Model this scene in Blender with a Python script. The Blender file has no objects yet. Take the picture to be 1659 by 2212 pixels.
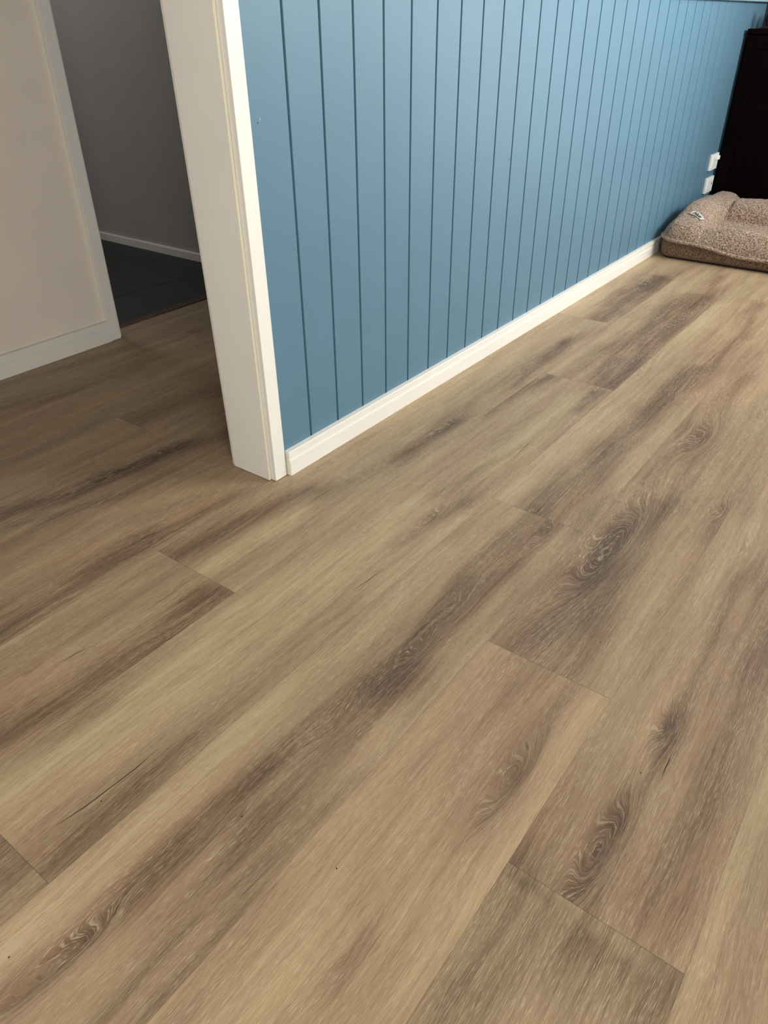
import bpy, bmesh, math, random
import numpy as np
from mathutils import Vector, Matrix, noise as mnoise

sc = bpy.context.scene
C = sc.collection
random.seed(7)

# ------------------------------------------------------------ camera, light, exposure
cam_d = bpy.data.cameras.new('camera')
cam = bpy.data.objects.new('camera', cam_d)
C.objects.link(cam)
cam.matrix_world = Matrix((
    (0.597229382, 0.449213281, -0.664473094, -0.2771),
    (-0.802036632, 0.326862813, -0.499897931, -1.1083),
    (-0.007369245, 0.831485496, 0.555497583, 0.9094),
    (0, 0, 0, 1)))
cam_d.sensor_fit = 'HORIZONTAL'
cam_d.sensor_width = 36.0
cam_d.lens = 1583.37 / 1659.0 * 36.0
cam_d.clip_start = 0.02
cam_d.clip_end = 60
sc.camera = cam

sc.view_settings.view_transform = 'Standard'
sc.view_settings.look = 'None'
sc.view_settings.gamma = 1.0
sc.view_settings.use_curve_mapping = False
sc.view_settings.exposure = 0.04

world = bpy.data.worlds.new('sky')
sc.world = world
world.use_nodes = True
world.node_tree.nodes['Background'].inputs[0].default_value = (0.75, 0.87, 1.0, 1)
world.node_tree.nodes['Background'].inputs[1].default_value = 0.6


def area(name, loc, direction, sx, sy, power, color, spread=180):
    l = bpy.data.lights.new(name, 'AREA')
    l.shape = 'RECTANGLE'
    l.size, l.size_y = sx, sy
    l.energy = power
    l.color = color
    l.spread = math.radians(spread)
    o = bpy.data.objects.new(name, l)
    o.location = loc
    o.rotation_euler = Vector(direction).to_track_quat('-Z', 'Y').to_euler()
    C.objects.link(o)
    return o


# daylight lamps, all off frame; only those at the front wall have window openings
WF = -2.5      # front wall (window wall)
area('daylight_wide_window', (2.9, WF + 0.03, 1.85), (-0.12, 1, 0.0), 1.7, 0.8, 80, (1.0, 0.985, 0.95), 118)
area('daylight_front_door', (-1.0, WF + 0.03, 0.9), (0, 1, 0), 0.9, 1.6, 58, (1.0, 0.975, 0.935))
area('daylight_glass_door', (4.30, -1.75, 1.1), (-1, 0, 0), 1.1, 1.9, 33, (0.92, 0.96, 1.0))
area('added_jamb_fill', (-1.76, -0.62, 1.25), (1, 0, 0), 0.9, 1.1, 9, (1.0, 0.955, 0.86))  # added fill for the jamb face; that wall has no window
area('added_tile_room_fill', (1.25, 3.11, 2.05), (0.15, -1, -0.1), 0.6, 0.4, 13.0, (0.95, 0.96, 1.0))  # added lamp to brighten the grey wall; no window built there


# ------------------------------------------------------------ helpers
def link(o):
    C.objects.link(o)
    return o


def mesh_obj(name, bm, mat, parent=None, smooth=False):
    me = bpy.data.meshes.new(name)
    bm.normal_update()
    bm.to_mesh(me)
    bm.free()
    o = bpy.data.objects.new(name, me)
    for m in (mat if isinstance(mat, (list, tuple)) else [mat]):
        me.materials.append(m)
    if smooth:
        me.polygons.foreach_set('use_smooth', [True] * len(me.polygons))
    link(o)
    if parent is not None:
        o.parent = parent
        o.matrix_parent_inverse = parent.matrix_world.inverted()
    return o


def structure(o):
    o['kind'] = 'structure'
    return o


def thing(name, label, cat, loc=(0, 0, 0), group=None):
    o = bpy.data.objects.new(name, None)
    o.location = loc
    o.empty_display_size = 0.05
    link(o)
    bpy.context.view_layer.update()
    o['label'] = label
    o['category'] = cat
    if group:
        o['group'] = group
    return o


def add_box(bm, x0, x1, y0, y1, z0, z1, bevel=0.0, seg=2, mi=0):
    r = bmesh.ops.create_cube(bm, size=1.0)
    vs = r['verts']
    for v in vs:
        v.co = Vector(((x0 + x1) / 2 + v.co.x * (x1 - x0),
                       (y0 + y1) / 2 + v.co.y * (y1 - y0),
                       (z0 + z1) / 2 + v.co.z * (z1 - z0)))
    fs = set(f for v in vs for f in v.link_faces)
    for f in fs:
        f.material_index = mi
    if bevel > 0:
        es = list(set(e for v in vs for e in v.link_edges))
        bmesh.ops.bevel(bm, geom=es, offset=bevel, segments=seg, affect='EDGES', profile=0.6)
    return vs


def box_obj(name, dims, mat, parent=None, bevel=0.0, seg=2):
    bm = bmesh.new()
    add_box(bm, *dims, bevel=bevel, seg=seg)
    return mesh_obj(name, bm, mat, parent)


def add_sweep(bm, prof, path, mi=0, close=True, cap=True):
    """prof: list of (a, b); path: function i-> function mapping (a,b) to a point, list of them"""
    rings = []
    for fn in path:
        rings.append([bm.verts.new(fn(a, b)) for a, b in prof])
    n = len(prof)
    for r0, r1 in zip(rings[:-1], rings[1:]):
        for i in range(n if close else n - 1):
            j = (i + 1) % n
            f = bm.faces.new((r0[i], r0[j], r1[j], r1[i]))
            f.material_index = mi
    if cap and close:
        for r in (rings[0], rings[-1]):
            try:
                f = bm.faces.new(r)
                f.material_index = mi
            except ValueError:
                pass
    bmesh.ops.recalc_face_normals(bm, faces=bm.faces)
    return rings


# ------------------------------------------------------------ materials
def new_mat(name):
    m = bpy.data.materials.new(name)
    m.use_nodes = True
    nt = m.node_tree
    b = nt.nodes['Principled BSDF']
    return m, nt, b


class NB:
    """small node-building helper"""
    def __init__(self, nt):
        self.nt = nt

    def n(self, t, **kw):
        x = self.nt.nodes.new(t)
        for k, v in kw.items():
            setattr(x, k, v)
        return x

    def l(self, a, b):
        self.nt.links.new(a, b)

    def math(self, op, a, b=None, c=None, clamp=False):
        x = self.n('ShaderNodeMath', operation=op, use_clamp=clamp)
        for i, v in enumerate((a, b, c)):
            if v is None:
                continue
            if isinstance(v, (int, float)):
                x.inputs[i].default_value = v
            else:
                self.l(v, x.inputs[i])
        return x.outputs[0]

    def vscale(self, v, s):
        x = self.n('ShaderNodeVectorMath', operation='MULTIPLY')
        self.l(v, x.inputs[0])
        x.inputs[1].default_value = s
        return x.outputs[0]

    def noise(self, v, scale=1.0, detail=2.0, rough=0.5, out='Fac'):
        x = self.n('ShaderNodeTexNoise')
        if v is not None:
            self.l(v, x.inputs['Vector'])
        x.inputs['Scale'].default_value = scale
        x.inputs['Detail'].default_value = detail
        x.inputs['Roughness'].default_value = rough
        return x.outputs[out]

    def mapr(self, v, a, b, c=0.0, d=1.0, smooth=False):
        x = self.n('ShaderNodeMapRange')
        if smooth:
            x.interpolation_type = 'SMOOTHSTEP'
        self.l(v, x.inputs[0])
        for i, q in enumerate((a, b, c, d)):
            x.inputs[i + 1].default_value = q
        return x.outputs[0]

    def mix(self, f, a, b, blend='MIX'):
        x = self.n('ShaderNodeMix', data_type='RGBA', blend_type=blend)
        if isinstance(f, (int, float)):
            x.inputs[0].default_value = f
        else:
            self.l(f, x.inputs[0])
        for i, v in ((6, a), (7, b)):
            if isinstance(v, tuple):
                x.inputs[i].default_value = (*v, 1) if len(v) == 3 else v
            else:
                self.l(v, x.inputs[i])
        return x.outputs[2]

    def bump(self, h, strength, dist, normal=None):
        x = self.n('ShaderNodeBump')
        x.inputs['Strength'].default_value = strength
        x.inputs['Distance'].default_value = dist
        self.l(h, x.inputs['Height'])
        if normal is not None:
            self.l(normal, x.inputs['Normal'])
        return x.outputs[0]


def srgb(r, g, b):
    f = lambda c: (c / 255 / 12.92) if c <= 10 else ((c / 255 + 0.055) / 1.055) ** 2.4
    return (f(r), f(g), f(b))


def paint(name, col, rough=0.45, orange=0.25, scale=260, spec=0.4, var=0.03):
    m, nt, b = new_mat(name)
    k = NB(nt)
    tc = k.n('ShaderNodeTexCoord').outputs['Object']
    n1 = k.noise(tc, scale, 3)
    n2 = k.noise(tc, 6, 3)
    colr = k.mix(k.mapr(n2, 0.3, 0.7), tuple(c * (1 - var) for c in col), tuple(min(1, c * (1 + var)) for c in col))
    k.l(colr, b.inputs['Base Color'])
    b.inputs['Roughness'].default_value = rough
    b.inputs['Specular IOR Level'].default_value = spec
    k.l(k.bump(n1, orange, 0.0006), b.inputs['Normal'])
    return m


M_blue = paint('blue_wall_paint', (0.090, 0.186, 0.258), 0.45, 0.30, 300, 0.50)
M_rail = paint('pale_blue_rail_paint', (0.33, 0.50, 0.58), 0.35, 0.1, 200, 0.5)
M_white = paint('white_gloss_trim', (0.77, 0.748, 0.685), 0.32, 0.10, 90, 0.5, 0.02)
M_edge = paint('bare_primed_edge', (0.78, 0.735, 0.58), 0.6, 0.2, 120, 0.3)
M_cream = paint('cream_wall_paint', (0.76, 0.685, 0.58), 0.7, 0.35, 240, 0.3)
M_dull = paint('bounce_cut_wall_paint', (0.36, 0.35, 0.33), 0.7, 0.2, 240, 0.3)  # unseen walls, darker than the cream to cut bounced light
M_ceil = paint('ceiling_paint', (0.42, 0.42, 0.41), 0.8, 0.2, 240, 0.2)  # ceiling darkened to cut bounced light
M_grey = paint('grey_wall_paint', (0.42, 0.40, 0.37), 0.6, 0.25, 240, 0.3)
M_navy = paint('dark_end_wall_paint', (0.030, 0.032, 0.045), 0.7, 0.2, 240, 0.3)
M_plate = paint('white_plastic', (0.86, 0.86, 0.84), 0.3, 0.0, 90, 0.5, 0.0)
M_black = paint('matt_black', (0.012, 0.011, 0.013), 0.6, 0.1, 200, 0.3)
M_lino = paint('grey_painted_frame', (0.75, 0.75, 0.73), 0.4, 0.1, 200, 0.4)


def mat_wood_dark(name='dark_mahogany'):
    m, nt, b = new_mat(name)
    k = NB(nt)
    tc = k.n('ShaderNodeTexCoord').outputs['Object']
    g = k.noise(k.vscale(tc, (14, 14, 1.6)), 5, 5, 0.6)
    col = k.mix(k.mapr(g, 0.35, 0.7), (0.0012, 0.0004, 0.0004), (0.0048, 0.0012, 0.0010))
    k.l(col, b.inputs['Base Color'])
    b.inputs['Roughness'].default_value = 0.5
    b.inputs['Specular IOR Level'].default_value = 0.04
    k.l(k.bump(g, 0.15, 0.001), b.inputs['Normal'])
    return m


M_mahog = mat_wood_dark()


def mat_floor():
    m, nt, b = new_mat('oak_look_vinyl_planks')
    k = NB(nt)
    at = lambda nm: k.n('ShaderNodeAttribute', attribute_name=nm)
    pc = at('pc').outputs['Vector']          # along plank, across plank with figure warp, seed
    pu = at('pu').outputs['Vector']          # plank-local unwarped: along, across (both metres), length
    tone = at('tone').outputs['Fac']
    hue = at('hue').outputs['Fac']
    ring = at('ring').outputs['Fac']

    sx = k.n('ShaderNodeSeparateXYZ')
    k.l(pc, sx.inputs[0])
    # slow wander of the grain
    wob = k.noise(k.vscale(pc, (2.6, 7.0, 1.0)), 1.0, 2.0)
    wobs = k.math('MULTIPLY', k.math('SUBTRACT', wob, 0.5), 0.035)
    cy = k.math('ADD', sx.outputs[1], wobs)
    comb = k.n('ShaderNodeCombineXYZ')
    k.l(sx.outputs[0], comb.inputs[0])
    k.l(cy, comb.inputs[1])
    k.l(sx.outputs[2], comb.inputs[2])
    g = comb.outputs[0]

    n_band = k.noise(k.vscale(g, (1.6, 19.0, 1.0)), 1.0, 2.5, 0.55)
    n_mid = k.noise(k.vscale(g, (4.5, 95.0, 1.0)), 1.0, 3.0, 0.6)
    n_fine = k.noise(k.vscale(g, (11.0, 640.0, 1.0)), 1.0, 2.0, 0.6)
    n_pore = k.noise(k.vscale(g, (62.0, 1500.0, 1.0)), 1.0, 1.0, 0.5)
    n_pore2 = k.noise(k.vscale(g, (40.0, 1050.0, 3.0)), 1.0, 1.0, 0.5)
    n_clust = k.noise(k.vscale(g, (5.0, 26.0, 2.0)), 1.0, 2.0, 0.5)

    # growth-ring lines near knots and cathedrals
    rj = k.math('MULTIPLY', k.math('SUBTRACT', k.noise(k.vscale(pc, (60, 160, 1)), 1.0, 2.0), 0.5), 0.55)
    ph = k.math('FRACT', k.math('ADD', k.math('MULTIPLY', cy, 105.0), rj))
    tri = k.math('ABSOLUTE', k.math('SUBTRACT', ph, 0.5))
    ringl = k.math('MULTIPLY', k.mapr(tri, 0.40, 0.49, 0, 1, True), ring)      # pale lines
    ringd = k.math('MULTIPLY', k.mapr(ph, 0.05, 0.75, 1, 0), ring)            # darker late wood beside them

    t = k.math('MULTIPLY_ADD', k.math('SUBTRACT', n_band, 0.5), 1.15, tone)
    t = k.math('MULTIPLY_ADD', k.math('SUBTRACT', n_mid, 0.5), 0.75, t)
    n_fib = k.noise(k.vscale(g, (7.0, 210.0, 4.0)), 1.0, 3.0, 0.6)
    t = k.math('MULTIPLY_ADD', k.math('MULTIPLY', k.math('SUBTRACT', n_fib, 0.5), tone), 2.4, t)
    t = k.math('MULTIPLY_ADD', k.math('SUBTRACT', n_fine, 0.5), 0.85, t)
    t = k.math('MULTIPLY_ADD', ringd, -0.20, t)
    tt = k.mapr(t, -1.05, 1.0, 0.0, 1.0)
    cr = k.n('ShaderNodeValToRGB')
    el = cr.color_ramp.elements
    el[0].position = 0.0
    el[0].color = (*srgb(88, 70, 54), 1)
    el[1].position = 1.0
    el[1].color = (*srgb(202, 183, 149), 1)
    for p_, c_ in ((0.25, (121, 98, 76)), (0.5, (160, 136, 107)), (0.74, (184, 161, 126))):
        e = el.new(p_)
        e.color = (*srgb(*c_), 1)
    k.l(tt, cr.inputs[0])
    col = cr.outputs[0]
    hn = k.noise(k.vscale(g, (1.2, 8.0, 1.5)), 1.0, 2.0)
    hv = k.math('ADD', k.math('MULTIPLY', k.math('SUBTRACT', hn, 0.5), 1.6), hue)
    col = k.mix(k.mapr(hv, 0.0, 0.9, 0, 0.8), col, k.mix(1.0, col, (1.06, 0.955, 0.93), 'MULTIPLY'))
    col = k.mix(k.mapr(hv, 0.0, -0.9, 0, 0.8), col, k.mix(1.0, col, (0.93, 0.99, 0.90), 'MULTIPLY'))
    # pale cerused pores
    pr = k.math('ADD', k.mapr(n_pore, 0.58, 0.68, 0, 1), k.mapr(n_pore2, 0.62, 0.70, 0, 0.9), clamp=True)
    pr = k.math('MULTIPLY', pr, k.mapr(n_clust, 0.34, 0.60, 0.16, 0.46))
    pr = k.math('MAXIMUM', pr, k.math('MULTIPLY', ringl, k.mapr(n_pore2, 0.38, 0.6, 0.04, 0.38)))
    col = k.mix(pr, col, srgb(218, 202, 172))
    # dark pores
    n_dp = k.noise(k.vscale(g, (38.0, 900.0, 5.0)), 1.0, 1.0, 0.5)
    dp = k.math('MULTIPLY', k.mapr(n_dp, 0.58, 0.68, 0, 1), k.mapr(n_clust, 0.3, 0.55, 0.7, 0.25))
    col = k.mix(dp, col, k.mix(1.0, col, (0.60, 0.55, 0.50), 'MULTIPLY'))
    # knots' hearts
    kn = at('heart').outputs['Fac']
    col = k.mix(k.math('MULTIPLY', kn, 0.55), col, srgb(84, 66, 54))
    # plank joints
    sp = k.n('ShaderNodeSeparateXYZ')
    k.l(pu, sp.inputs[0])
    ex = k.math('MINIMUM', sp.outputs[0], k.math('SUBTRACT', sp.outputs[2], sp.outputs[0]))
    ey = k.math('MINIMUM', sp.outputs[1], k.math('SUBTRACT', PW, sp.outputs[1]))
    line = k.math('MAXIMUM', k.mapr(ex, 0.0003, 0.0009, 0.85, 0), k.mapr(ey, 0.0003, 0.0008, 0.5, 0))
    col = k.mix(k.math('MULTIPLY', line, 0.55), col, srgb(74, 58, 44))
    k.l(col, b.inputs['Base Color'])
    rr = k.mapr(n_fine, 0.3, 0.7, 0.42, 0.56)
    k.l(rr, b.inputs['Roughness'])
    b.inputs['Specular IOR Level'].default_value = 0.42
    h = k.math('SUBTRACT', k.math('SUBTRACT', k.math('MULTIPLY', n_fine, 0.5), k.math('MULTIPLY', pr, 0.35)),
               k.math('MULTIPLY', line, 1.5))
    k.l(k.bump(h, 0.35, 0.0004), b.inputs['Normal'])
    return m


PW = 0.2281            # plank width
PL = 1.8525            # plank length
Y0 = 0.0025            # first seam, just under the skirting of the blue wall
M_floor = mat_floor()


def flat_mat(name, col, rough=0.6, spec=0.3):
    m, nt, b = new_mat(name)
    b.inputs['Base Color'].default_value = (*col, 1)
    b.inputs['Roughness'].default_value = rough
    b.inputs['Specular IOR Level'].default_value = spec
    return m


M_crack = flat_mat('dark_figure_split', srgb(52, 40, 30))
M_grout_d = flat_mat('dark_grout', (0.006, 0.006, 0.006), 0.9)
M_grout_l = flat_mat('pale_grout', (0.16, 0.15, 0.14), 0.9)


def mat_tile():
    m, nt, b = new_mat('charcoal_tile')
    k = NB(nt)
    tc = k.n('ShaderNodeTexCoord').outputs['Object']
    n1 = k.noise(tc, 9, 5, 0.6)
    n2 = k.noise(tc, 160, 3)
    col = k.mix(k.mapr(n1, 0.3, 0.7), (0.013, 0.014, 0.013), (0.022, 0.023, 0.021))
    k.l(col, b.inputs['Base Color'])
    b.inputs['Roughness'].default_value = 0.55
    k.l(k.bump(n2, 0.2, 0.0006), b.inputs['Normal'])
    return m


M_tile = mat_tile()


def mat_threshold():
    m, nt, b = new_mat('dark_threshold_strip')
    k = NB(nt)
    tc = k.n('ShaderNodeTexCoord').outputs['Object']
    g = k.noise(k.vscale(tc, (8, 120, 40)), 2, 4, 0.6)
    k.l(k.mix(k.mapr(g, 0.3, 0.7), srgb(70, 54, 42), srgb(104, 82, 64)), b.inputs['Base Color'])
    b.inputs['Roughness'].default_value = 0.5
    return m


M_thr = mat_threshold()


def mat_sherpa(name, cA, cB):
    m, nt, b = new_mat(name)
    k = NB(nt)
    tc = k.n('ShaderNodeTexCoord').outputs['Object']
    dn = k.n('ShaderNodeTexNoise')
    k.l(tc, dn.inputs['Vector'])
    dn.inputs['Scale'].default_value = 90
    off = k.n('ShaderNodeVectorMath', operation='MULTIPLY_ADD')
    k.l(dn.outputs['Color'], off.inputs[0])
    off.inputs[1].default_value = (0.012, 0.012, 0.012)
    k.l(tc, off.inputs[2])
    v = k.n('ShaderNodeTexVoronoi')
    k.l(off.outputs[0], v.inputs['Vector'])
    v.inputs['Scale'].default_value = 190
    f = k.noise(off.outputs[0], 170, 3, 0.65)
    hgt = k.math('ADD', k.math('MULTIPLY', k.math('SUBTRACT', 1.0, v.outputs['Distance']), 0.6), f)
    col = k.mix(k.mapr(f, 0.36, 0.64), cA, cB)
    k.l(col, b.inputs['Base Color'])
    b.inputs['Roughness'].default_value = 0.95
    b.inputs['Specular IOR Level'].default_value = 0.1
    b.inputs['Sheen Weight'].default_value = 0.15
    b.inputs['Sheen Roughness'].default_value = 0.5
    k.l(k.bump(hgt, 1.0, 0.0042), b.inputs['Normal'])
    return m


M_sherpa = mat_sherpa('brown_sherpa_fleece', srgb(88, 71, 58), srgb(204, 178, 156))
M_sherpa_base = mat_sherpa('brown_fleece_base', srgb(78, 61, 46), srgb(152, 124, 98))

# ------------------------------------------------------------ floor figure, read off the planks (world metres)
# row, centre line, half width, tone (- dark / + pale), hue (+ pink / - green)
STREAKS = [
    (-1, [(0.114, 0.079), (0.255, 0.071), (0.438, 0.06), (0.639, 0.048)], 0.03, -0.35, 0.2),
    (-2, [(0.238, 0.277), (0.444, 0.266), (0.591, 0.236)], 0.03, -0.3, 0.2),
    (2, [(1.038, -0.614), (0.908, -0.585), (0.758, -0.593), (0.631, -0.606), (0.485, -0.608), (0.403, -0.594)], 0.042, -0.75, 0.3),
    (2, [(0.987, -0.544), (0.743, -0.548), (0.585, -0.565), (0.441, -0.585)], 0.016, -0.5, 0),
    (2, [(0.429, -0.604), (0.329, -0.585), (0.22, -0.574), (0.158, -0.585), (0.085, -0.585), (0.03, -0.58), (-0.052, -0.568)], 0.042, -0.6, 0.2),
    (2, [(0.359, -0.56), (0.257, -0.55), (0.148, -0.558)], 0.014, -0.3, 0),
    (2, [(0.148, -0.558), (0.033, -0.549), (-0.123, -0.544), (-0.217, -0.529)], 0.022, -0.45, 0.3),
    (2, [(0.136, -0.642), (0.018, -0.637), (-0.106, -0.637), (-0.174, -0.642)], 0.03, -0.3, 0.2),
    (2, [(0.749, -0.478), (0.461, -0.478), (0.259, -0.49), (0.096, -0.487), (-0.028, -0.49), (-0.163, -0.489), (-0.207, -0.483)], 0.035, 0.35, -0.1),
    (1, [(0.88, -0.429), (0.734, -0.431), (0.594, -0.441)], 0.03, 0.45, -0.1),
    (3, [(0.979, -0.669), (0.748, -0.699), (0.613, -0.685)], 0.03, 0.15, 0.3),
    (1, [(1.619, -0.391), (1.297, -0.381), (1.115, -0.375)], 0.03, 0.3, -0.3),
    (1, [(1.701, -0.248), (1.538, -0.224), (1.391, -0.231)], 0.025, -0.7, 0.2),
    (1, [(1.676, -0.416), (1.562, -0.417)], 0.022, -0.6, 0.2),
    (1, [(0.94, -0.416), (0.846, -0.397), (0.738, -0.381)], 0.022, -0.45, 0.1),
    (1, [(1.274, -0.393), (1.051, -0.361), (0.835, -0.336)], 0.014, -0.3, 0),
    (0, [(1.059, -0.179), (0.871, -0.15), (0.704, -0.124), (0.554, -0.128)], 0.02, -0.25, -0.4),
    (1, [(0.878, -0.332), (0.655, -0.323), (0.478, -0.306), (0.295, -0.31), (0.159, -0.305), (0.025, -0.309), (-0.081, -0.286)], 0.045, 0.55, -0.2),
    (0, [(0.804, -0.23), (0.605, -0.226), (0.466, -0.218), (0.385, -0.225)], 0.025, 0.3, 0),
    (1, [(0.397, -0.263), (0.271, -0.278), (0.158, -0.27)], 0.02, 0.25, 0),
    (1, [(0.688, -0.394), (0.551, -0.406), (0.469, -0.406)], 0.02, 0.1, 0),
    (1, [(0.478, -0.329), (0.319, -0.343), (0.168, -0.351), (0.04, -0.357), (-0.066, -0.356), (-0.101, -0.367)], 0.02, -0.1, 0.1),
    (1, [(0.148, -0.418), (0.044, -0.417), (-0.056, -0.417), (-0.102, -0.423)], 0.022, -0.45, 0.2),
    (1, [(0.034, -0.43), (-0.045, -0.432), (-0.102, -0.444)], 0.025, -0.35, 0.3),
    (0, [(0.399, -0.198), (0.283, -0.214), (0.189, -0.204), (0.058, -0.2), (-0.035, -0.183)], 0.05, -0.75, 0.3),
    (1, [(0.091, -0.263), (0.011, -0.26), (-0.072, -0.246)], 0.03, -0.35, 0),
    (1, [(0.436, -0.272), (0.265, -0.308), (0.159, -0.305)], 0.015, -0.35, 0.2),
    (0, [(0.415, -0.006), (0.3, -0.015), (0.175, -0.004), (0.068, -0.001)], 0.02, 0.25, 0),
    (0, [(0.399, -0.21), (0.388, -0.171)], 0.03, -0.3, 0),
    (0, [(0.775, -0.088), (0.641, -0.069), (0.508, -0.051), (0.424, -0.032)], 0.035, -0.65, 0.4),
    (0, [(0.69, -0.136), (0.554, -0.128), (0.432, -0.134)], 0.02, 0.6, -0.3),
    (0, [(0.962, -0.164), (0.755, -0.162), (0.607, -0.144)], 0.03, 0.3, -0.1),
    (0, [(1.321, -0.183), (1.113, -0.17), (0.901, -0.154), (0.8, -0.123)], 0.02, -0.2, -0.3),
    (0, [(1.273, -0.19), (1.166, -0.178), (1.086, -0.174)], 0.014, -0.5, 0.1),
    (0, [(1.378, -0.163), (1.271, -0.139)], 0.015, -0.3, 0),
    (0, [(2.024, -0.158), (1.854, -0.172), (1.605, -0.204)], 0.02, -0.55, 0.2),
    (0, [(2.182, -0.225), (1.993, -0.19), (1.845, -0.194)], 0.02, -0.35, 0.1),
    (0, [(2.213, -0.06), (1.819, -0.055), (1.411, -0.048), (1.17, -0.023)], 0.04, 0.2, -0.1),
    (0, [(2.927, -0.159), (2.617, -0.158), (2.287, -0.163)], 0.05, -0.75, 0.3),
    (0, [(3.195, -0.231), (2.95, -0.191), (2.582, -0.209)], 0.04, -0.35, 0.2),
    (0, [(3.151, -0.038), (2.826, -0.016), (2.299, -0.048)], 0.03, 0.3, 0),
    (1, [(2.764, -0.365), (2.299, -0.348), (1.886, -0.35), (1.711, -0.409)], 0.07, -0.65, 0.2),
    (1, [(3.084, -0.381), (2.649, -0.401), (2.126, -0.411), (1.775, -0.44)], 0.025, -0.5, 0.3),
    (1, [(3.132, -0.329), (2.644, -0.296), (2.145, -0.291), (1.826, -0.267)], 0.035, 0.25, -0.5),
    (1, [(3.129, -0.445), (2.422, -0.439), (1.866, -0.448)], 0.02, -0.2, 0.1),
    (2, [(2.71, -0.487), (2.161, -0.462), (1.712, -0.466), (1.346, -0.449), (1.104, -0.47), (1.0, -0.466)], 0.03, 0.35, -0.2),
    (2, [(2.791, -0.601), (2.44, -0.625), (1.982, -0.609), (1.647, -0.586)], 0.045, -0.45, 0.3),
    (2, [(2.018, -0.598), (1.721, -0.586), (1.414, -0.586), (1.168, -0.594), (1.0, -0.594)], 0.04, -0.6, -0.1),
    (2, [(1.393, -0.557), (1.117, -0.559), (0.999, -0.561)], 0.03, -0.4, -0.2),
    (2, [(1.149, -0.671), (1.015, -0.674)], 0.02, -0.35, -0.5),
    (2, [(2.156, -0.525), (1.72, -0.532), (1.466, -0.526)], 0.014, 0.2, -0.2),
    (3, [(2.279, -0.697), (1.782, -0.723), (1.583, -0.733), (1.296, -0.736)], 0.06, -0.2, 0.4),
    (3, [(1.624, -0.745), (1.446, -0.753)], 0.035, -0.35, 0.2),
    (3, [(1.198, -0.771), (1.056, -0.761), (0.921, -0.765), (0.765, -0.766), (0.656, -0.763), (0.601, -0.747)], 0.045, -0.65, 0.4),
    (3, [(1.045, -0.745), (0.882, -0.762)], 0.02, -0.5, 0.3),
    (3, [(0.774, -0.844), (0.641, -0.84), (0.575, -0.82)], 0.025, -0.3, 0.2),
    (3, [(0.863, -0.712), (0.719, -0.704), (0.602, -0.7)], 0.03, -0.15, 0.4),
    (3, [(1.126, -0.856), (0.872, -0.868), (0.689, -0.886)], 0.03, 0.15, 0),
    (3, [(1.264, -0.894), (1.138, -0.901)], 0.02, -0.35, 0),
    (3, [(1.629, -0.883), (1.303, -0.883), (1.055, -0.898), (0.854, -0.91)], 0.03, -0.05, 0.3),
    (2, [(0.587, -0.69), (0.436, -0.682), (0.263, -0.673), (0.119, -0.665)], 0.03, 0.25, 0),
    (3, [(0.564, -0.905), (0.402, -0.903), (0.268, -0.901), (0.154, -0.899), (0.052, -0.901)], 0.03, 0.4, 0),
    (3, [(0.433, -0.728), (0.257, -0.719), (0.112, -0.712), (-0.017, -0.714), (-0.122, -0.712)], 0.05, 0.2, 0),
    (2, [(0.222, -0.671), (0.11, -0.665), (0.03, -0.674), (-0.047, -0.682), (-0.122, -0.681)], 0.015, -0.55, -0.2),
    (3, [(0.329, -0.693), (0.198, -0.69), (0.076, -0.696)], 0.02, -0.15, 0),
    (3, [(0.018, -0.687), (-0.071, -0.693), (-0.128, -0.704)], 0.02, -0.4, -0.2),
    (3, [(0.353, -0.862), (0.295, -0.858)], 0.02, -0.15, 0),
    (3, [(0.052, -0.835), (0.006, -0.831)], 0.02, -0.4, 0.1),
    (3, [(0.184, -0.81), (0.071, -0.806), (-0.03, -0.806)], 0.04, 0.25, 0),
    (4, [(1.213, -0.947), (0.931, -0.971), (0.764, -0.988), (0.545, -0.987)], 0.03, 0.4, 0.1),
    (4, [(1.427, -0.952), (1.122, -0.989), (0.911, -1.01)], 0.02, 0.35, 0.1),
    (4, [(1.028, -0.987), (0.901, -0.996), (0.7, -1.008), (0.601, -1.003)], 0.012, -0.45, 0),
    (4, [(1.079, -1.033), (0.811, -1.052), (0.604, -1.066), (0.439, -1.077), (0.311, -1.084)], 0.05, -0.35, 0.4),
    (4, [(0.579, -1.018), (0.513, -1.013), (0.44, -1.006)], 0.014, -0.5, 0.2),
    (4, [(0.377, -1.004), (0.312, -1.005), (0.282, -1.005)], 0.024, -0.75, 0.3),
    (4, [(0.597, -0.998), (0.558, -1.004)], 0.02, -0.45, 0.1),
    (4, [(0.388, -0.91), (0.3, -0.911), (0.263, -0.917)], 0.03, -0.15, 0.5),
    (4, [(0.466, -1.016), (0.349, -1.034), (0.261, -1.045)], 0.04, 0.1, 0),
    (4, [(0.239, -0.916), (0.231, -0.985), (0.229, -1.046)], 0.06, -0.45, -0.5),
    (4, [(0.189, -0.918), (0.117, -0.922), (0.046, -0.924)], 0.05, -0.4, -0.3),
    (4, [(0.254, -1.054), (0.171, -1.037), (0.114, -1.031)], 0.05, -0.35, 0),
    (4, [(0.24, -1.115), (0.174, -1.112)], 0.05, -0.35, -0.2),
    (4, [(0.204, -0.986), (0.123, -0.98), (0.068, -0.976)], 0.015, -0.25, 0),
    (4, [(0.267, -1.024), (0.175, -1.018)], 0.02, -0.25, -0.2),
    (5, [(0.609, -1.143), (0.435, -1.15), (0.296, -1.156), (0.21, -1.161)], 0.06, 0.35, 0),
    (5, [(0.456, -1.179), (0.35, -1.183), (0.24, -1.202)], 0.04, -0.15, 0.2),
    (-2, [(0.298, 0.401), (0.43, 0.352), (0.613, 0.317), (0.774, 0.298), (0.878, 0.287)], 0.035, -0.8, 0.2),
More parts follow.
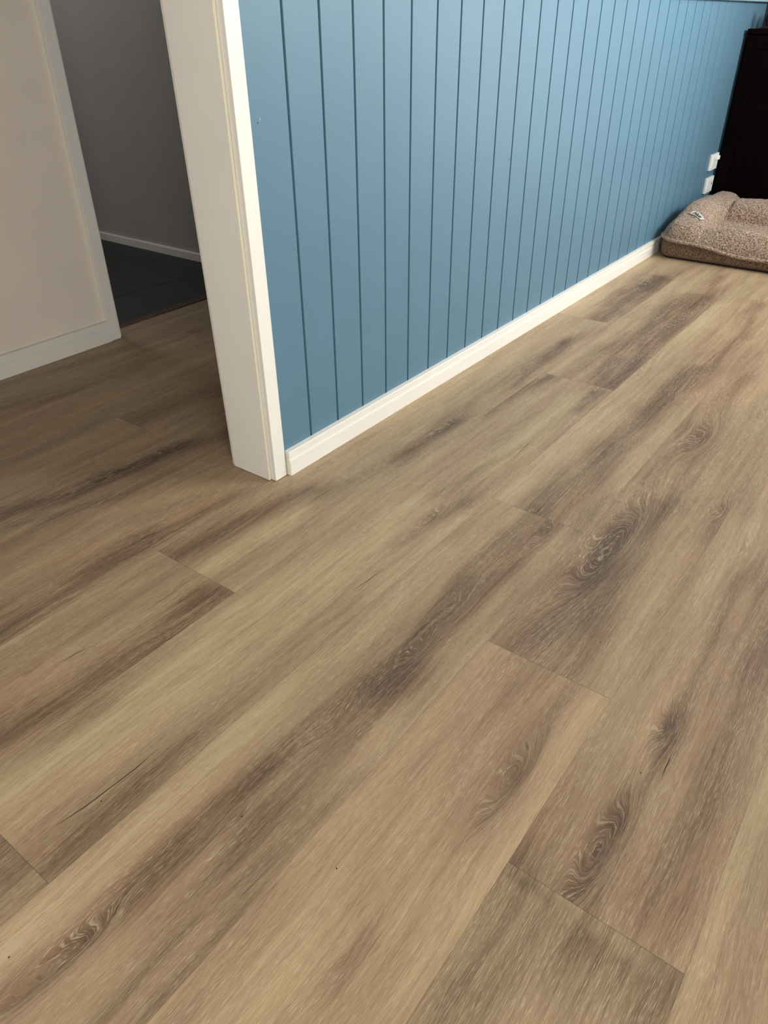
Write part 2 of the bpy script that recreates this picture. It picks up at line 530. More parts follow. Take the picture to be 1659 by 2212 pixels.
    (-2, [(0.506, 0.353), (0.671, 0.337), (0.76, 0.318)], 0.025, -0.5, 0.1),
    (-2, [(0.269, 0.35), (0.378, 0.292), (0.506, 0.247)], 0.018, -0.4, 0),
    (-1, [(0.232, 0.285), (0.41, 0.217), (0.55, 0.153), (0.689, 0.101)], 0.03, 0.3, 0.3),
    (-1, [(0.087, 0.032), (0.173, 0.021), (0.316, 0.037), (0.433, 0.038)], 0.035, -0.6, 0.1),
    (-1, [(0.356, 0.061), (0.519, 0.036), (0.698, 0.017)], 0.02, -0.3, 0.2),
    (-1, [(0.15, 0.142), (0.326, 0.129), (0.471, 0.102), (0.62, 0.058)], 0.03, 0.25, 0.4),
    (-3, [(0.464, 0.562), (0.695, 0.541), (0.965, 0.516)], 0.03, 0.2, 0),
    (-2, [(0.868, 0.444), (0.991, 0.427)], 0.04, -0.3, 0),
    (-3, [(0.767, 0.536), (0.928, 0.514), (1.058, 0.499)], 0.05, -0.45, 0.1),
    (-4, [(0.58, 0.894), (0.769, 0.844), (1.001, 0.819)], 0.03, -0.35, 0),
    (-4, [(0.596, 0.922), (0.772, 0.896), (0.991, 0.898)], 0.02, -0.25, 0),
    (-5, [(1.314, 0.797), (1.329, 0.931)], 0.05, -0.4, 0),
    (-4, [(0.771, 0.732), (0.98, 0.724), (1.218, 0.715)], 0.03, 0.2, 0),
    (1, [(-0.9, -0.34), (-0.5, -0.34), (-0.1, -0.34)], 0.14, -0.62, 0.0),
    (4, [(-1.0, -1.02), (-0.3, -1.02), (0.25, -1.02)], 0.14, 0.16, -0.1),
]
KNOTS = [
    (3, 0.984, -0.759, 0.17, 0.055, 1),
    (1, 0.85, -0.394, 0.06, 0.02, 0.8),
    (0, 1.246, -0.185, 0.09, 0.025, 0.7),
    (2, 0.955, -0.621, 0.05, 0.022, 0.8),
    (4, 0.326, -1.002, 0.055, 0.028, 1),
    (4, 0.589, -0.999, 0.028, 0.018, 0.9),
    (3, 1.588, -0.761, 0.09, 0.05, 0.7),
    (2, 0.503, -0.595, 0.05, 0.02, 0.7),
    (2, 0.09, -0.582, 0.02, 0.01, 0.6),
    (2, 0.635, -0.589, 0.04, 0.02, 0.6),
    (1, 1.676, -0.416, 0.07, 0.018, 0.6),
    (0, 2.019, -0.174, 0.08, 0.018, 0.6),
    (-2, 0.681, 0.322, 0.1, 0.035, 0.7),
    (0, 2.809, -0.163, 0.12, 0.035, 0.7),
    (4, 1.146, -0.982, 0.05, 0.02, 0.5),
    (3, 0.364, -0.858, 0.07, 0.03, 0.8),
    (2, -0.135, -0.557, 0.04, 0.02, 0.7),
    (2, -0.195, -0.55, 0.05, 0.025, 0.7),
    (1, -0.012, -0.406, 0.014, 0.008, 0.4),
    (1, -0.044, -0.372, 0.01, 0.006, 0.4),
    (1, 0.096, -0.266, 0.015, 0.01, 0.4),
    (0, 0.07, -0.097, 0.015, 0.01, 0.4),
    (3, 1.581, -0.685, 0.06, 0.03, 0.5),
    (3, 1.253, -0.895, 0.03, 0.02, 0.6),
    (-2, 0.468, 0.335, 0.08, 0.03, 0.5),
    (2, 1.934, -0.481, 0.1, 0.03, 0.5),
    (1, 2.472, -0.423, 0.1, 0.03, 0.5),
    (2, 1.019, -0.65, 0.03, 0.015, 0.4),
    (2, 0.294, -0.585, 0.05, 0.025, 0.5),
    (4, 0.397, -1.009, 0.03, 0.02, 0.5),
    (3, 0.038, -0.815, 0.03, 0.012, 0.4),
]
CRACKS = [[(0.112, -0.119), (0.14, -0.122), (0.168, -0.128)], [(-0.072, -0.388), (-0.033, -0.395), (0.014, -0.398), (0.049, -0.4), (0.092, -0.399)], [(0.554, -0.404), (0.598, -0.409), (0.647, -0.41)], [(1.196, -0.408), (1.267, -0.403), (1.328, -0.402)], [(0.997, -0.556), (1.011, -0.565), (1.047, -0.564)], [(1.139, -0.624), (1.189, -0.631)], [(0.546, -1.024), (0.517, -1.025), (0.492, -1.026)]]
SPECKS = [(1.025, -0.898), (0.704, -0.844), (0.843, -0.899), (-0.203, -0.496), (0.109, -0.736), (0.483, -0.999), (0.089, -0.583), (-0.012, -0.406)]


JOINT = {0: 0.4179, 1: 1.7281, 2: 1.0010, 3: 0.5905, 4: 0.2487, 5: 1.35, 6: 0.62, 7: 1.1,
         -1: 1.62, -2: 0.02, -3: 0.7530, -4: 1.3027, -5: 0.15, -6: 1.0}
BASE_TONE = {(0, 0): 0.05}


def build_floor():
    X_MIN, X_MAX = -1.80, 4.37
    V, F, mats = [], [], []
    A = {k_: [] for k_ in ('tone', 'hue', 'ring', 'heart')}
    PC, PU = [], []
    nv = 0
    rng = np.random.RandomState(11)
    for r in range(-6, 15):
        y_hi = Y0 - r * PW
        y_lo = y_hi - PW
        yh = min(y_hi, 1.191)
        yl = max(y_lo, WF)
        if yh <= yl:
            continue
        j0 = JOINT.get(r, rng.rand() * PL)
        xs0 = j0 - math.ceil((j0 - X_MIN) / PL) * PL
        i = 0
        while xs0 + i * PL < X_MAX:
            a, b_ = xs0 + i * PL, xs0 + (i + 1) * PL
            x0, x1 = max(a, X_MIN), min(b_, X_MAX)
            seed = rng.rand(4)
            i += 1
            if x1 - x0 < 1e-4:
                continue
            if r < 0:
                # hall and doorway: only up to the partition core elsewhere
                pass
            fine = (-6 <= r <= 6)
            dx = 0.014 if fine else 0.1
            dy = 0.0055 if fine else 0.08
            nx = max(2, int((x1 - x0) / dx) + 1)
            ny = max(2, int((yh - yl) / dy) + 1)
            gx, gy = np.meshgrid(np.linspace(x0, x1, nx), np.linspace(yl, yh, ny), indexing='ij')
            tone = np.zeros_like(gx) + (seed[2] - 0.5) * 0.16
            hue = np.zeros_like(gx) + (seed[3] - 0.5) * 0.5 + 0.10
            ring = np.zeros_like(gx) + 0.10
            warp = np.zeros_like(gx)
            heart = np.zeros_like(gx)
            inx = lambda x_: a - 0.02 <= x_ <= b_ + 0.02
            for (rr, pts, w, am, hu) in STREAKS:
                if rr != r:
                    continue
                mx = pts[len(pts) // 2][0]
                if not inx(mx):
                    continue
                P_ = np.array(pts)
                P_ = P_[np.argsort(P_[:, 0])]
                cl = np.interp(gx, P_[:, 0], P_[:, 1])
                wob = 0.22 * w * np.sin(gx * 13 + mx * 50) + 0.1 * w * np.sin(gx * 37 + mx * 11)
                d = (gy - cl - wob) / w
                endl = 0.05
                over = np.maximum(0, np.maximum(P_[0, 0] - gx, gx - P_[-1, 0])) / endl
                g = np.exp(-d * d) * np.exp(-over * over)
                tone += 0.76 * am * g
                hue += hu * g
            for (rr, kx, ky, lx, ly, s) in KNOTS:
                if rr != r or not inx(kx):
                    continue
                lx, ly = lx * 1.2, ly * 0.62
                q = np.sqrt(((gx - kx) / lx) ** 2 + ((gy - ky) / ly) ** 2)
                ex = np.exp(-q * q * 0.8)
                warp += s * ly * 2.1 * ex 
                ring += s * 0.85 * np.exp(-(q / 1.9) ** 4)
                tone -= 0.22 * s * np.exp(-q * q * 0.8)
                heart += s * np.exp(-(q * 3.6) ** 2)
            V.append(np.stack([gx.ravel(), gy.ravel(), np.zeros(gx.size)], 1))
            idx = (np.arange(nx * ny) + nv).reshape(nx, ny)
            F.append(np.stack([idx[:-1, :-1].ravel(), idx[1:, :-1].ravel(), idx[1:, 1:].ravel(), idx[:-1, 1:].ravel()], 1))
            nv += nx * ny
            A['tone'].append(tone.ravel())
            A['hue'].append(hue.ravel())
            A['ring'].append(np.clip(ring, 0, 1).ravel())
            A['heart'].append(np.clip(heart, 0, 1).ravel())
            PC.append(np.stack([(gx - a + seed[0] * 40).ravel(), (gy - y_lo + warp + seed[1] * 9).ravel(),
                                np.full(gx.size, seed[2] * 30)], 1))
            PU.append(np.stack([(gx - a).ravel(), (gy - y_lo).ravel(), np.full(gx.size, b_ - a)], 1))
    V = np.concatenate(V)
    F = np.concatenate(F)
    nf0 = len(F)
    # splits, pits: fine dark marks printed in the planks, slivers of the same mesh
    ev, ef = [], []

    def quad(pts):
        k0 = len(V) + len(ev)
        ev.extend(pts)
        ef.append([k0, k0 + 1, k0 + 2, k0 + 3])
    for cr in CRACKS:
        n = len(cr)
        for s_ in range(n - 1):
            (xa, ya), (xb, yb) = cr[s_], cr[s_ + 1]
            wa = 0.0007 * (1 if s_ > 0 else 0.2)
            wb = 0.0007 * (1 if s_ < n - 2 else 0.2)
            quad([(xa, ya - wa, 0.00025), (xb, yb - wb, 0.00025), (xb, yb + wb, 0.00025), (xa, ya + wa, 0.00025)])
    for (x, y) in SPECKS:
        r_ = 0.0011
        quad([(x - r_, y - r_, 0.00025), (x + r_, y - r_ * .6, 0.00025), (x + r_ * .8, y + r_, 0.00025), (x - r_ * .7, y + r_, 0.00025)])
    V = np.concatenate([V, np.array(ev)])
    F = np.concatenate([F, np.array(ef)])
    ne = len(ev)
    me = bpy.data.meshes.new('floor')
    me.vertices.add(len(V))
    me.vertices.foreach_set('co', V.astype(np.float32).ravel())
    me.loops.add(len(F) * 4)
    me.loops.foreach_set('vertex_index', F.astype(np.int32).ravel())
    me.polygons.add(len(F))
    me.polygons.foreach_set('loop_start', np.arange(0, len(F) * 4, 4, dtype=np.int32))
    me.polygons.foreach_set('loop_total', np.full(len(F), 4, dtype=np.int32))
    mi = np.zeros(len(F), dtype=np.int32)
    mi[nf0:] = 1
    me.materials.append(M_floor)
    me.materials.append(M_crack)
    me.polygons.foreach_set('material_index', mi)
    me.update(calc_edges=True)
    for nm, v in A.items():
        at = me.attributes.new(nm, 'FLOAT', 'POINT')
        at.data.foreach_set('value', np.concatenate(v + [np.zeros(ne)]).astype(np.float32))
    for nm, v in (('pc', PC), ('pu', PU)):
        at = me.attributes.new(nm, 'FLOAT_VECTOR', 'POINT')
        at.data.foreach_set('vector', np.concatenate(v + [np.zeros((ne, 3))]).astype(np.float32).ravel())
    o = bpy.data.objects.new('floor', me)
    link(o)
    return structure(o)


build_floor()

# ------------------------------------------------------------ room shell
def wall(name, dims, mat):
    return structure(box_obj(name, dims, mat))


H = 2.42
# partition with the blue panelling: solid core, in the darkened paint of the unseen walls
wall('wall_partition', (0.772, 4.37, 0.0130, 0.131, 0.0, H), M_dull)
# unseen partition beyond and over the doorway, added to keep the hall dark
wall('wall_partition_beyond', (-1.80, -0.13, 0.0, 0.131, 0.0, H), M_dull)
wall('wall_over_doorway', (-0.13, 0.772, 0.0, 0.131, 2.10, H), M_dull)
# vertical-joint panelling with milled grooves
GX0, GP = 0.9015, 0.103


def panelling():
    bm = bmesh.new()
    prof = []
    x_end = 4.37
    prof.append((0.786, 0.0))
    hw, dp = 0.0032, 0.0120
    g = GX0
    while g < x_end - 0.02:
        prof += [(g - hw - 0.0006, 0.0), (g - hw, 0.0010), (g - hw * 0.8, dp), (g + hw * 0.8, dp), (g + hw, 0.0010), (g + hw + 0.0006, 0.0)]
        g += GP
    prof.append((x_end, 0.0))
    lo = [bm.verts.new((x, y, 0.0)) for x, y in prof]
    hi = [bm.verts.new((x, y, 0.985)) for x, y in prof]
    for i in range(len(prof) - 1):
        bm.faces.new((lo[i], lo[i + 1], hi[i + 1], hi[i]))
    # closing sides (thickness)
    bl = [bm.verts.new((0.786, 0.0128, 0)), bm.verts.new((x_end, 0.0128, 0))]
    bh = [bm.verts.new((0.786, 0.0128, 0.985)), bm.verts.new((x_end, 0.0128, 0.985))]
    bm.faces.new((lo[0], hi[0], bh[0], bl[0]))
    bm.faces.new((lo[-1], bl[1], bh[1], hi[-1]))
    # the small chipped dent with its smear, close to the door frame
    rnd = random.Random(3)
    for (cx, cz, rx, rz, mi) in ((0.8155, 0.7555, 0.0012, 0.0016, 1), (0.8210, 0.7610, 0.0014, 0.0022, 2),
                                 (0.8182, 0.7580, 0.0008, 0.0016, 2), (0.8170, 0.7385, 0.0007, 0.0012, 2),
                                 (0.8235, 0.7330, 0.0006, 0.0009, 2), (1.8140, 0.5749, 0.0012, 0.0030, 1)):
        n = 9
        ring = [bm.verts.new((cx + rx * math.cos(t) * rnd.uniform(.6, 1.2), -0.0004, cz + rz * math.sin(t) * rnd.uniform(.6, 1.2)))
                for t in [k_ * 2 * math.pi / n for k_ in range(n)]]
        c0 = bm.verts.new((cx, -0.0012 if mi == 2 else -0.0002, cz))
        for k_ in range(n):
            f = bm.faces.new((ring[k_], ring[(k_ + 1) % n], c0))
            f.material_index = mi
    bmesh.ops.recalc_face_normals(bm, faces=bm.faces)
    for f in bm.faces:
        if abs(f.normal.y) > 0.9 and f.normal.y > 0 and f.calc_center_median().y < 0.0125:
            f.normal_flip()
    return mesh_obj('wall_blue', bm, [M_blue, M_black, M_rail])


structure(panelling())
wall('wall_upper', (0.786, 4.37, -0.004, 0.0130, 1.035, H), M_cream)

# dado rail over the panelling
def rail():
    bm = bmesh.new()
    z = 0.9765
    prof = [(0.0, z), (-0.016, z), (-0.020, z + 0.003), (-0.021, z + 0.014), (-0.017, z + 0.020), (-0.015, z + 0.040),
            (-0.026, z + 0.046), (-0.028, z + 0.056), (-0.024, z + 0.062), (0.0, z + 0.062)]
    add_sweep(bm, prof, [lambda a, b: (0.80, a, b), lambda a, b: (4.37, a, b)])
    return mesh_obj('trim_1', bm, M_rail)


structure(rail())

wall('wall_hall', (-1.80, 1.146, 1.1185, 1.235, 0.0, H), M_cream)
wall('wall_hall_far', (1.96, 4.37, 1.1185, 1.235, 0.0, H), M_dull)
wall('wall_tile_room_right', (1.985, 2.09, 1.235, 3.25, 0.0, H), M_grey)
wall('wall_tile_room_back', (-0.6, 1.985, 3.15, 3.25, 0.0, H), M_grey)
wall('wall_tile_room_left', (-0.7, -0.6, 1.235, 3.25, 0.0, H), M_grey)
wall('wall_hall_end', (4.37, 4.48, 0.131, 1.235, 0.0, H), M_dull)
wall('wall_left', (-1.92, -1.80, WF, 1.235, 0.0, H), M_dull)
wall('wall_right', (4.37, 4.48, WF, 0.131, 0.0, H), M_navy)
wall('ceiling', (-1.92, 4.48, WF - 0.12, 3.25, H, H + 0.1), M_ceil)


# front wall with two windows (off frame, behind the camera)
def front_wall():
    bm = bmesh.new()
    y0, y1 = WF - 0.12, WF
    for d in ((-1.92, -1.50), (-0.50, 2.10), (3.90, 4.48)):
        add_box(bm, d[0], d[1], y0, y1, 0, H)
    for d in ((2.10, 3.90),):
        add_box(bm, d[0], d[1], y0, y1, 0, 1.38)
        add_box(bm, d[0], d[1], y0, y1, 2.32, H)
    add_box(bm, -1.50, -0.50, y0, y1, 2.05, H)
    return mesh_obj('wall_front', bm, M_dull)


structure(front_wall())


def window(n, x0, x1, z0, z1):
    bm = bmesh.new()
    ya, yb = WF - 0.09, WF - 0.04
    t = 0.05
    add_box(bm, x0, x1, ya, yb, z0, z0 + t)
    add_box(bm, x0, x1, ya, yb, z1 - t, z1)
    add_box(bm, x0, x0 + t, ya, yb, z0 + t, z1 - t)
    add_box(bm, x1 - t, x1, ya, yb, z0 + t, z1 - t)
    xm = (x0 + x1) / 2
    add_box(bm, xm - 0.02, xm + 0.02, ya, yb, z0 + t, z1 - t)
    return structure(mesh_obj('window_%d' % n, bm, M_lino))


window(1, -1.50, -0.50, 0.02, 2.05)
window(2, 2.10, 3.90, 1.38, 2.32)

# tile-room floor, charcoal tiles laid in running bond
def tile_floor():
    bm = bmesh.new()
    add_box(bm, -0.6, 1.985, 1.228, 3.15, -0.03, -0.0016, mi=1)
    ys = [1.180, 1.504, 1.828, 2.152, 2.476, 2.80, 3.124]
    offs = [0.98, 1.7125, 1.39, 1.7125, 1.39, 1.7125]
    for r, (ya, yb) in enumerate(zip(ys[:-1], ys[1:])):
        ya = max(ya, 1.2285)
        x = offs[r] - 0.65 * 4
        while x < 1.985:
            xa, xb = max(x + 0.001, -0.6), min(x + 0.649, 1.984)
            if xb > xa + 0.01:
                add_box(bm, xa, xb, ya + 0.0012, yb - 0.0012, -0.02, 0.0, bevel=0.0008, seg=1)
            x += 0.65
    # pale grout left in the butt joint between the two nearest tiles
    add_box(bm, 1.7115, 1.7135, 1.506, 1.826, -0.012, -0.0006, mi=2)
    return mesh_obj('floor_tiled', bm, [M_tile, M_grout_d, M_grout_l])


structure(tile_floor())


def threshold():
    bm = bmesh.new()
    prof = [(1.189, 0.0), (1.190, 0.004), (1.194, 0.006), (1.204, 0.0065), (1.206, 0.0045), (1.209, 0.0045),
            (1.211, 0.0065), (1.222, 0.005), (1.228, 0.0), (1.2, -0.001)]
    add_sweep(bm, prof, [lambda a, b: (1.146, a, b), lambda a, b: (1.96, a, b)])
    return mesh_obj('trim_2', bm, M_thr)


structure(threshold())

# ------------------------------------------------------------ skirting boards
SK = [(0.0, 0.0), (0.0155, 0.0), (0.0155, 0.0385), (0.0150, 0.0398), (0.0108, 0.0425), (0.0108, 0.0440), (0.0132, 0.0455),
      (0.0132, 0.0605), (0.0122, 0.0628), (0.0, 0.0640)]


def skirting(name, x0, x1, ywall, sgn, hs=1.0, mat=M_white, chips=True):
    bm = bmesh.new()
    prof = [(a, b * hs) for a, b in SK]
    add_sweep(bm, prof, [lambda a, b: (x0, ywall + sgn * a, b), lambda a, b: (x1, ywall + sgn * a, b)])
    return structure(mesh_obj(name, bm, mat))


sk = skirting('baseboard_blue_wall', 0.8065, 4.37, 0.0, -1)
# unpainted sawn end of that board beside the door frame
bm = bmesh.new()
vs = [bm.verts.new((0.8058, -a * 0.99, b * 0.995)) for a, b in SK]
vs2 = [bm.verts.new((0.8065, -a * 0.99, b * 0.995)) for a, b in SK]
bm.faces.new(vs)
bm.faces.new(vs2)
for i in range(len(SK)):
    j = (i + 1) % len(SK)
    bm.faces.new((vs[i], vs[j], vs2[j], vs2[i]))
bmesh.ops.recalc_face_normals(bm, faces=bm.faces)
mesh_obj('sawn_end', bm, M_edge, sk)
skirting('baseboard_hall', -1.80, 1.1095, 1.1185, -1, 1.10)
bm = bmesh.new()
prof = [(0, 0), (0.014, 0), (0.014, 0.031), (0.012, 0.034), (0, 0.035)]
add_sweep(bm, prof, [lambda a, b: (1.985 - a, 1.236, b), lambda a, b: (1.985 - a, 3.15, b)])
structure(mesh_obj('baseboard_tile_room', bm, M_white))

# ------------------------------------------------------------ door frame at the end of the blue wall
def lean(bm):
    """the old frame stands a little out of plumb"""
    for v in bm.verts:
        v.co.x -= 0.0095 * v.co.z
        v.co.y += 0.0125 * v.co.z * min(1.0, max(0.0, v.co.y / 0.13))


door = bpy.data.objects.new('door_1', None)
door.location = (0.76, 0.065, 0)
link(door)
bpy.context.view_layer.update()
structure(door)
bm = bmesh.new()
add_box(bm, 0.757, 0.7785, 0.0125, 0.1305, 0.0012, 2.1, bevel=0.0012)
lean(bm)
mesh_obj('jamb', bm, M_white, door)
bm = bmesh.new()
add_box(bm, 0.7640, 0.8010, -0.0045, 0.0120, 0.0012, 2.1, bevel=0.0015)
lean(bm)
mesh_obj('architrave', bm, M_white, door)
bm = bmesh.new()
add_box(bm, 0.7615, 0.7990, 0.1310, 0.1400, 0.0012, 2.1, bevel=0.0012)
lean(bm)
mesh_obj('architrave', bm, M_white, door)
bm = bmesh.new()
add_box(bm, 0.7566, 0.7625, 0.0110, 0.0133, 0.0012, 2.1, bevel=0.0008)
lean(bm)
mesh_obj('bead', bm, M_edge, door)

door2 = bpy.data.objects.new('door_2', None)
door2.location = (1.15, 1.15, 0)
link(door2)
bpy.context.view_layer.update()
structure(door2)
bm = bmesh.new()
add_box(bm, 1.1100, 1.1485, 1.1035, 1.1185, 0.0008, 2.1, bevel=0.0015)
mesh_obj('architrave', bm, M_white, door2)
bm = bmesh.new()
add_box(bm, 1.1460, 1.1600, 1.1185, 1.2350, 0.0008, 2.06, bevel=0.0012)
mesh_obj('jamb', bm, M_white, door2)
bm = bmesh.new()
add_box(bm, 1.948, 1.960, 1.1185, 1.2350, 0.0008, 2.06, bevel=0.0012)
mesh_obj('jamb', bm, M_white, door2)
bm = bmesh.new()
add_box(bm, 1.146, 1.960, 1.1185, 1.2350, 2.06, H, bevel=0.0)
mesh_obj('header', bm, M_cream, door2)

# ------------------------------------------------------------ dark cabinet in the corner
def cabinet():
    t = thing('cabinet', 'tall dark mahogany cabinet standing against the end of the blue wall', 'cabinet', (4.21, -0.49, 0))
    X1, X2, ya, yb, zt = 4.062, 4.36, -0.96, -0.018, 0.872
    bm = bmesh.new()
    add_box(bm, X1 + 0.018, X2, ya + 0.004, yb - 0.004, 0.06, zt - 0.022, bevel=0.002)
    mesh_obj('body', bm, M_mahog, t)
    bm = bmesh.new()
    add_box(bm, X1 - 0.004, X2, ya - 0.006, yb + 0.003, zt - 0.022, zt, bevel=0.003)
    mesh_obj('top', bm, M_mahog, t)
    bm = bmesh.new()
    add_box(bm, X1 + 0.004, X2 - 0.01, ya + 0.006, yb - 0.006, 0.0, 0.06, bevel=0.002)
    mesh_obj('plinth', bm, M_mahog, t)
    ym = (ya + yb) / 2
    for (a, b) in ((ym + 0.0015, yb - 0.0045), (ya + 0.0045, ym - 0.0015)):
        bm = bmesh.new()
        s = 0.055
        z0, z1 = 0.064, zt - 0.026
        add_box(bm, X1, X1 + 0.018, a, a + s, z0, z1, bevel=0.0015)
        add_box(bm, X1, X1 + 0.018, b - s, b, z0, z1, bevel=0.0015)
        add_box(bm, X1, X1 + 0.018, a + s, b - s, z0, z0 + s, bevel=0.0015)
        add_box(bm, X1, X1 + 0.018, a + s, b - s, z1 - s, z1, bevel=0.0015)
        add_box(bm, X1 + 0.008, X1 + 0.018, a + s - 0.002, b - s + 0.002, z0 + s - 0.002, z1 - s + 0.002)
        d = mesh_obj('door', bm, M_mahog, t)
        bm = bmesh.new()
        yk = a + 0.028 if a > ym - 0.01 else b - 0.028
        bmesh.ops.create_uvsphere(bm, u_segments=16, v_segments=10, radius=0.012,
                                  matrix=Matrix.Translation((X1 - 0.014, yk, 0.55)))
        bmesh.ops.create_cone(bm, segments=14, radius1=0.005, radius2=0.005, depth=0.02, cap_ends=True,
                              matrix=Matrix.Translation((X1 - 0.004, yk, 0.55)) @ Matrix.Rotation(math.pi / 2, 4, 'Y'))
        k_ = mesh_obj('knob', bm, M_black, d, smooth=True)
    return t


cabinet()


# black openwork ornament on the cabinet, only its edge reaches into the frame
def ornament():
    t = thing('ornament', 'black openwork ornament on top of the dark cabinet, cut by the frame edge', 'ornament', (4.22, -0.10, 0.872))
    bm = bmesh.new()
    cx, cy, z0 = 4.285, -0.080, 0.872
    R_ = 0.040
    add_box(bm, 4.10, 4.335, -0.150, -0.058, z0, z0 + 0.007, bevel=0.002)
    mesh_obj('tray', bm, M_black, t)
    bm = bmesh.new()
    for sgn in (1, -1):
        for k_ in range(14):
            a0 = k_ * 2 * math.pi / 14
            pr = [(math.cos(q) * 0.0022, math.sin(q) * 0.0022) for q in [i * math.pi / 3 for i in range(6)]]
            path = []
            for s_ in range(9):
                f = s_ / 8
                an = a0 + sgn * f * 1.3
                r = R_ * (0.85 + 0.35 * math.sin(f * math.pi))
                cxx, cyy, cz = cx + r * math.cos(an), cy + r * math.sin(an), z0 + 0.006 + f * 0.062
                rad = Vector((math.cos(an), math.sin(an), 0))
                tan = Vector((-math.sin(an), math.cos(an), 0))
                path.append(lambda a, b, c=Vector((cxx, cyy, cz)), rd=rad, tn=tan: c + rd * a + tn * b)
            add_sweep(bm, pr, path)
    mesh_obj('openwork_body', bm, M_black, t, smooth=True)
    for (dx, dy, h, w) in ((-0.135, -0.015, 0.088, 0.020), (-0.066, -0.002, 0.060, 0.010)):
        bm = bmesh.new()
        add_box(bm, cx + dx - w, cx + dx + w, cy + dy - 0.003, cy + dy + 0.003, z0 + 0.005, z0 + h, bevel=0.0025)
        mesh_obj('upright_piece', bm, M_black, t)
    return t


ornament()


# ------------------------------------------------------------ power outlets on the blue wall
def outlet(zc, label, kind):
    xc = 4.0025
    t = thing('wall_outlet', label, 'outlet', (xc, 0, zc), 'white outlets by the cabinet')
    w, h = 0.0575, 0.0375
    bm = bmesh.new()
    add_box(bm, xc - w, xc + w, -0.0115, 0.0005, zc - h, zc + h, bevel=0.003, seg=3)
    mesh_obj('face_plate', bm, M_plate, t, smooth=False)
    bm = bmesh.new()
    add_box(bm, xc - w + 0.012, xc + w - 0.012, -0.0135, -0.010, zc - h + 0.011, zc + h - 0.011, bevel=0.0015)
    ins = mesh_obj('centre_insert', bm, M_plate, t)
    if kind == 'power':
        bm = bmesh.new()
        add_box(bm, xc + 0.036, xc + 0.050, -0.0215, -0.0105, zc + 0.006, zc + 0.026, bevel=0.0025)
        mesh_obj('switch', bm, M_plate, t)
        bm = bmesh.new()
        for (px_, pz_, an) in ((-0.010, 0.006, 0.5), (0.010, 0.006, -0.5), (0.0, -0.012, 0.0)):
            vs = add_box(bm, -0.0009, 0.0009, -0.0141, -0.0130, -0.004, 0.004)
            for v in vs:
                q = Matrix.Rotation(an, 3, 'Y') @ v.co
                v.co = q + Vector((xc + px_, 0, zc + pz_))
        mesh_obj('pin_slots', bm, M_black, t)
    else:
        bm = bmesh.new()
        bmesh.ops.create_cone(bm, segments=20, radius1=0.0045, radius2=0.0045, depth=0.0016, cap_ends=True,
                              matrix=Matrix.Translation((xc + 0.022, -0.0138, zc + 0.004)) @ Matrix.Rotation(math.pi / 2, 4, 'X'))
        mesh_obj('socket', bm, M_black, t)
    return t


outlet(0.3075, 'white wall outlet with a switch, the upper of the two beside the dark cabinet', 'power')
outlet(0.1990, 'white wall outlet with a small dark socket, lower of the two above the dog bed', 'aerial')

# ------------------------------------------------------------ dog bed
BX0, BX1, BY0, BY1 = 3.250, 3.985, -0.925, -0.034      # footprint


def smax(a, b, k_):
    h = np.clip(0.5 + 0.5 * (a - b) / k_, 0, 1)
    return b * (1 - h) + a * h + k_ * h * (1 - h)


def rr_dist(x, y, r=0.07):
    """distance inside the rounded footprint"""
    cx, cy = (BX0 + BX1) / 2, (BY0 + BY1) / 2
    hx, hy = (BX1 - BX0) / 2, (BY1 - BY0) / 2
    qx, qy = np.abs(x - cx) - (hx - r), np.abs(y - cy) - (hy - r)
    return r - (np.sqrt(np.maximum(qx, 0) ** 2 + np.maximum(qy, 0) ** 2) + np.minimum(np.maximum(qx, qy), 0))


def flange_z(x, y):
    # sags along the front edge, high at the wall corner
    s = np.clip((BY1 - y) / 0.45, 0, 1)
    f = np.clip((x - BX0) / 0.25, 0, 1)
    front = 0.094 - 0.048 * s ** 0.8 + 0.004 * np.sin(y * 21)
    return front * (1 - f) + 0.092 * f


def bed_h(x, y):
    mat_ = 0.106 + 0.040 * np.exp(-((x - 3.315) / 0.045) ** 2) * (0.8 + 0.2 * np.sin(y * 14)) + 0.003 * np.sin(x * 13 + y * 9)

    # left bolster beside the wall, back bolster along the cabinet, right bolster off frame
    def bol(d, r, h):
        return mat_ + (h - mat_) * np.clip(1 - np.abs(d / r) ** 2.4, 0, 1) ** 0.5
    ramp = np.clip((x - 3.25) / 0.26, 0, 1)
    hl = 0.150 + 0.060 * (ramp * ramp * (3 - 2 * ramp)) - 0.022 * np.clip((x - 3.55) / 0.3, 0, 1)
    zl = bol(y - (BY1 - 0.086), 0.088, hl)
    zr = bol(y - (BY1 - 0.79), 0.100, hl)
    hb = 0.198 + 0.006 * np.sin(y * 11)
    zb = bol(x - 3.745, 0.105, hb)
    # the back bolster is sewn on behind the left one: a crease between them
    crease = 0.016 * np.exp(-((y - (BY1 - 0.176)) / 0.010) ** 2) * np.clip((x - 3.64) / 0.02, 0, 1)
    z = smax(smax(zl, zb - crease, 0.004), zr, 0.004)
    return z


def bed_top(x, y):
    d = rr_dist(x, y)
    zf = flange_z(x, y)
    h = bed_h(x, y)
    r = 0.052
    q = np.clip(d / r, 0, 1)
    return zf + (h - zf) * np.sqrt(np.clip(1 - (1 - q) ** 2.2, 0, 1))


